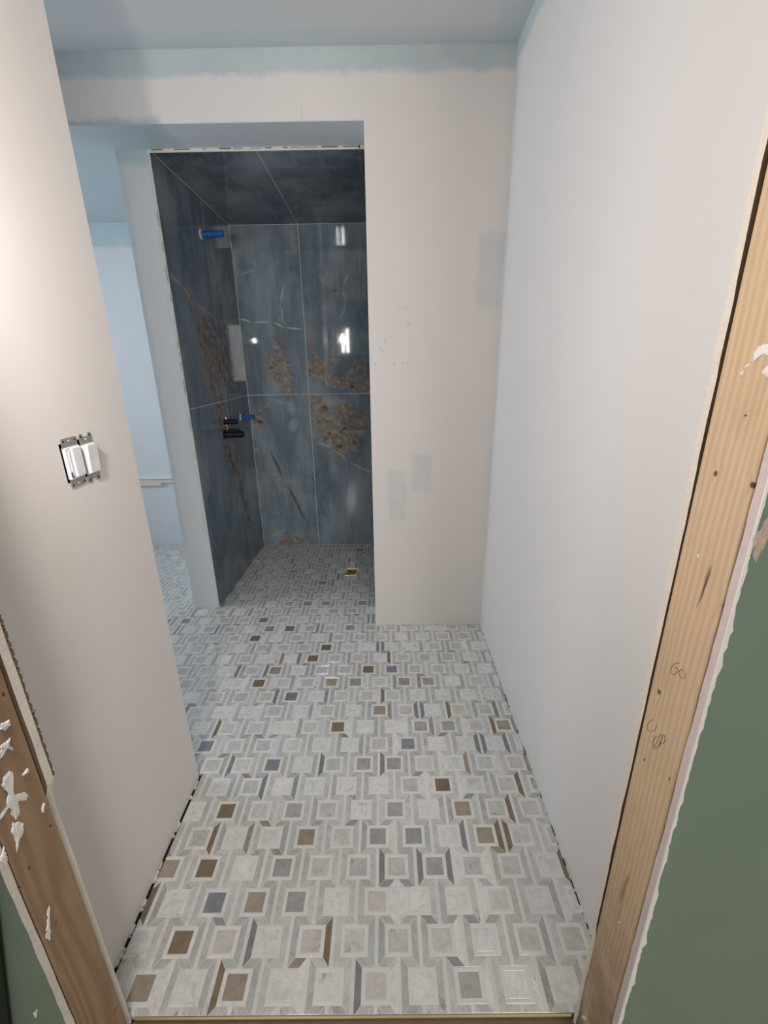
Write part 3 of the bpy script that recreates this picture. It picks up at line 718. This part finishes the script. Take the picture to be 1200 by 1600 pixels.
# drain
x0, x1, y0, y1 = drain_rc
d = empty('floor_drain', ((x0+x1)/2, (y0+y1)/2, .0036), 'square brass floor drain set in the shower mosaic', 'drain')
mb = MB(); t_ = .008
for a in ((x0, x1, y0, y0+t_), (x0, x1, y1-t_, y1), (x0, x0+t_, y0+t_, y1-t_), (x1-t_, x1, y0+t_, y1-t_)): mb.box(a[0], a[1], a[2], a[3], .0036, .0118, .0008)
mb.build('frame', plain('polished_brass', (.85, .68, .36), .16, 1, var=.05), d)
MB().box(x0+t_, x1-t_, y0+t_, y1-t_, .0036, .0080).build('grate', plain('dark_brass', (.30, .21, .10), .35, 1, var=.3), d)
cx_, cy_ = (x0+x1)/2, (y0+y1)/2
MB().tube([(cx_, cy_, .0075), (cx_, cy_, .0105), (cx_, cy_, .0112)], [.026, .024, .018], 24).build('cover', plain('worn_brass', (.42, .30, .14), .3, 1, var=.3), d)
sm = MB()
for i in range(6):
    a = i*math.pi/3; sm.tube([(cx_+.013*math.cos(a), cy_+.013*math.sin(a), .0110), (cx_+.013*math.cos(a), cy_+.013*math.sin(a), .0115)], .003, 8)
o = sm.build('slot', m_dark, d)

# ---------------------------------------------------------------- switches
m_met = plain('galvanised_steel', (.46, .45, .44), .38, .9, var=.15, scale=120)
eb_ = MB(); q = XL-.004
eb_.box(XL-.060, XL-.056, hy0+.001, hy1-.001, hz0+.001, hz1-.001)
for a in ((hy0+.001, hy0+.003, hz0+.001, hz1-.001), (hy1-.003, hy1-.001, hz0+.001, hz1-.001), (hy0+.003, hy1-.003, hz0+.001, hz0+.003), (hy0+.003, hy1-.003, hz1-.003, hz1-.001)):
    eb_.box(XL-.056, XL-.002, *a)
tag(eb_.build('electrical_box', plain('dark_blue_box', (.012, .015, .03), .6)), 'dark switch box let into the left passage wall behind the two switches', 'electrical box')
def switch(y0, y1, z0, z1, zp0, zp1, proud, label, dimmer):
    o = empty('light_switch', (XL, (y0+y1)/2, (z0+z1)/2), label, 'switch')
    x = XL; yc = (y0+y1)/2; m = MB()
    # strap with rounded plaster ears
    m.box(x+.0002, x+.0022, y0, y1, zp1-.002, z1, .0006).box(x+.0002, x+.0022, y0, y1, z0, zp0+.002, .0006)
    m.box(x-.012, x+.0004, y0+.004, y1-.004, zp0, zp1)
    if not dimmer:
        for zz, sg in ((z1, 1), (z0, -1)):
            for yy in (y0+.006, y1-.006): m.tube([(x+.0003, yy, zz+sg*.001), (x+.0021, yy, zz+sg*.001)], .0062, 14)
    m.build('mounting_strap', m_met, o)
    for zz in (z1-.006, z0+.006):
        MB().tube([(x+.0020, yc, zz), (x+.0034, yc, zz)], [.0034, .0028], 12).build('screw', plain('steel_screw', (.6, .6, .6), .3, .9), o)
    for zz, sg in ((z1, 1), (z0, -1)):
        for yy in (y0+.006, y1-.006): MB().tube([(x+.0018, yy, zz+(sg*.001 if not dimmer else -sg*.006)), (x+.0025, yy, zz+(sg*.001 if not dimmer else -sg*.006))], .0024, 10).build('ear_hole', m_dark, o)
    a, b = y0+.001, y1-.001
    MB().box(x-.002, x+proud*.6, a, b, zp0, zp1, .0012).build('face_frame', m_wht, o)
    if dimmer:
        v0, v1 = a+.016, b-.002
        MB().box(x+proud*.5, x+proud, v0, v1, zp0+.003, zp1-.003, .0012).build('paddle', m_wht, o)
        MB().box(x+proud*.5, x+proud*.75, a+.006, a+.010, zp0+.006, zp1-.008, .0006).build('slider', m_wht, o)
        MB().box(x+proud*.5, x+proud*.72, a+.0015, a+.0050, zp0+.005, zp0+.015, .0003).build('blue_tab', plain('blue_tab', (.03, .08, .4), .4), o)
        MB().box(x+proud*.5, x+proud*.71, a+.0054, a+.0072, zp0+.003, zp0+.016, .0003).build('black_tab', m_blk, o)
    else:
        # rocker paddle, tilted: top in, bottom out
        zc_ = (zp0+zp1)/2; c0_, c1_ = a+.004, b-.003; p0, p1_ = proud*1.0, proud*1.35
        v = [(x+.002, c0_, zp0+.002), (x+.002, c1_, zp0+.002), (x+.002, c1_, zp1-.002), (x+.002, c0_, zp1-.002),
             (x+p0, c0_, zp0+.002), (x+p0, c1_, zp0+.002), (x+p1_*.82, c1_, zc_), (x+p1_*.82, c0_, zc_), (x+p1_, c1_, zp1-.002), (x+p1_, c0_, zp1-.002)]
        mesh_obj('paddle', v, [(4, 5, 6, 7), (7, 6, 8, 9), (0, 1, 5, 4), (2, 3, 9, 8), (0, 4, 7, 9, 3), (1, 2, 8, 6, 5)], m_wht, o)
    return o
zb = H
switch(.9035, .9515, zb-.2510, zb-.1480, zb-.2330, zb-.1665, .009, 'dimmer switch with a blue tab and plain metal strap, nearer of the two', True)
switch(.9600, 1.0020, zb-.2480, zb-.1540, zb-.2350, zb-.1700, .010, 'white rocker switch with rounded metal ears, farther of the two', False)

# black strip leaning on the green wall at far left
u0, u1 = onY(0, 1480, .43), onY(14, 1600, .43)
sl_ = (u1.x-u0.x)/(u1.z-u0.z); xa = u1.x+sl_*(-.008-u1.z); xb = u0.x+sl_*.55
mb = MB(); zt = u0.z+.55
mb.add([(xa-.14, .415, -.008), (xa, .415, -.008), (xa, .43, -.008), (xa-.14, .43, -.008), (xb-.14, .415, zt), (xb, .415, zt), (xb, .43, zt), (xb-.14, .43, zt)],
       [(0, 3, 2, 1), (4, 5, 6, 7), (0, 1, 5, 4), (1, 2, 6, 5), (2, 3, 7, 6), (3, 0, 4, 7)])
bp = mb.build('leaning_board', m_blk)
tag(bp, 'black board leaning on the green wall at the left edge', 'board')

# ---------------------------------------------------------------- the room behind the photographer
m_room = plain('sage_green_room_wall', (.20, .27, .22), .6, var=.04, scale=4)
m_rc = plain('white_room_ceiling', (.74, .73, .71), .8, var=.02)
struct(MB().box(-2.5, -2.4, -3.3, .44, -.01, ZC).build('wall_near_room_left', m_room))
struct(MB().box(2.4, 2.5, -3.3, .44, -.01, ZC).build('wall_near_room_right', m_room))
mb = MB(); a0, a1, c0, c1 = .55, 1.85, .9, 2.1
mb.box(-2.5, a0, -3.4, -3.3, -.01, ZC).box(a1, 2.5, -3.4, -3.3, -.01, ZC).box(a0, a1, -3.4, -3.3, -.01, c0).box(a0, a1, -3.4, -3.3, c1, ZC)
struct(mb.build('wall_near_room_back', m_room))
mb = MB()
for a in ((a0, a0+.05, c0, c1), (a1-.05, a1, c0, c1), (a0+.05, a1-.05, c0, c0+.05), (a0+.05, a1-.05, c1-.05, c1), (1.18, 1.22, c0+.05, c1-.05)): mb.box(a[0], a[1], -3.37, -3.33, a[2], a[3])
struct(mb.build('window_2', mw))
struct(MB().box(-2.5, 2.5, -3.4, .4555, ZC, ZC+.05).box(-3.0, 1.0, .4555, .575, ZC, ZC+.05).build('ceiling_near_room', m_rc))
def emit(name, c, s):
    t = NT(name); t.b.inputs['Emission Color'].default_value = (*c, 1); t.b.inputs['Emission Strength'].default_value = s; return t.done((.8, .8, .8))
# hanging work bulb
lb = empty('pendant_bulb', (BULB.x, BULB.y, ZC-.002), 'bare bulb on a short cord just inside the doorway', 'lamp')
MB().tube([(BULB.x, BULB.y, ZC), (BULB.x, BULB.y, BULB.z+.12)], .004, 8).build('cord', m_wht, lb)
MB().tube([(BULB.x, BULB.y, BULB.z+.12), (BULB.x, BULB.y, BULB.z+.07)], .02, 16).build('socket', m_wht, lb)
# twin tube lamp on the back wall
tl = empty('tube_lamp', (-.78, -3.28, H+.33), 'upright twin tube lamp on the back wall of the near room', 'lamp')
MB().box(-.86, -.70, -3.299, -3.28, H+.09, H+.57, .004).build('backplate', m_wht, tl)
for dx in (-.05, .05): MB().tube([(-.78+dx, -3.262, H+.11), (-.78+dx, -3.262, H+.55)], .018, 12).build('tube', emit('tube_glow', (1, .97, .93), 40), tl)
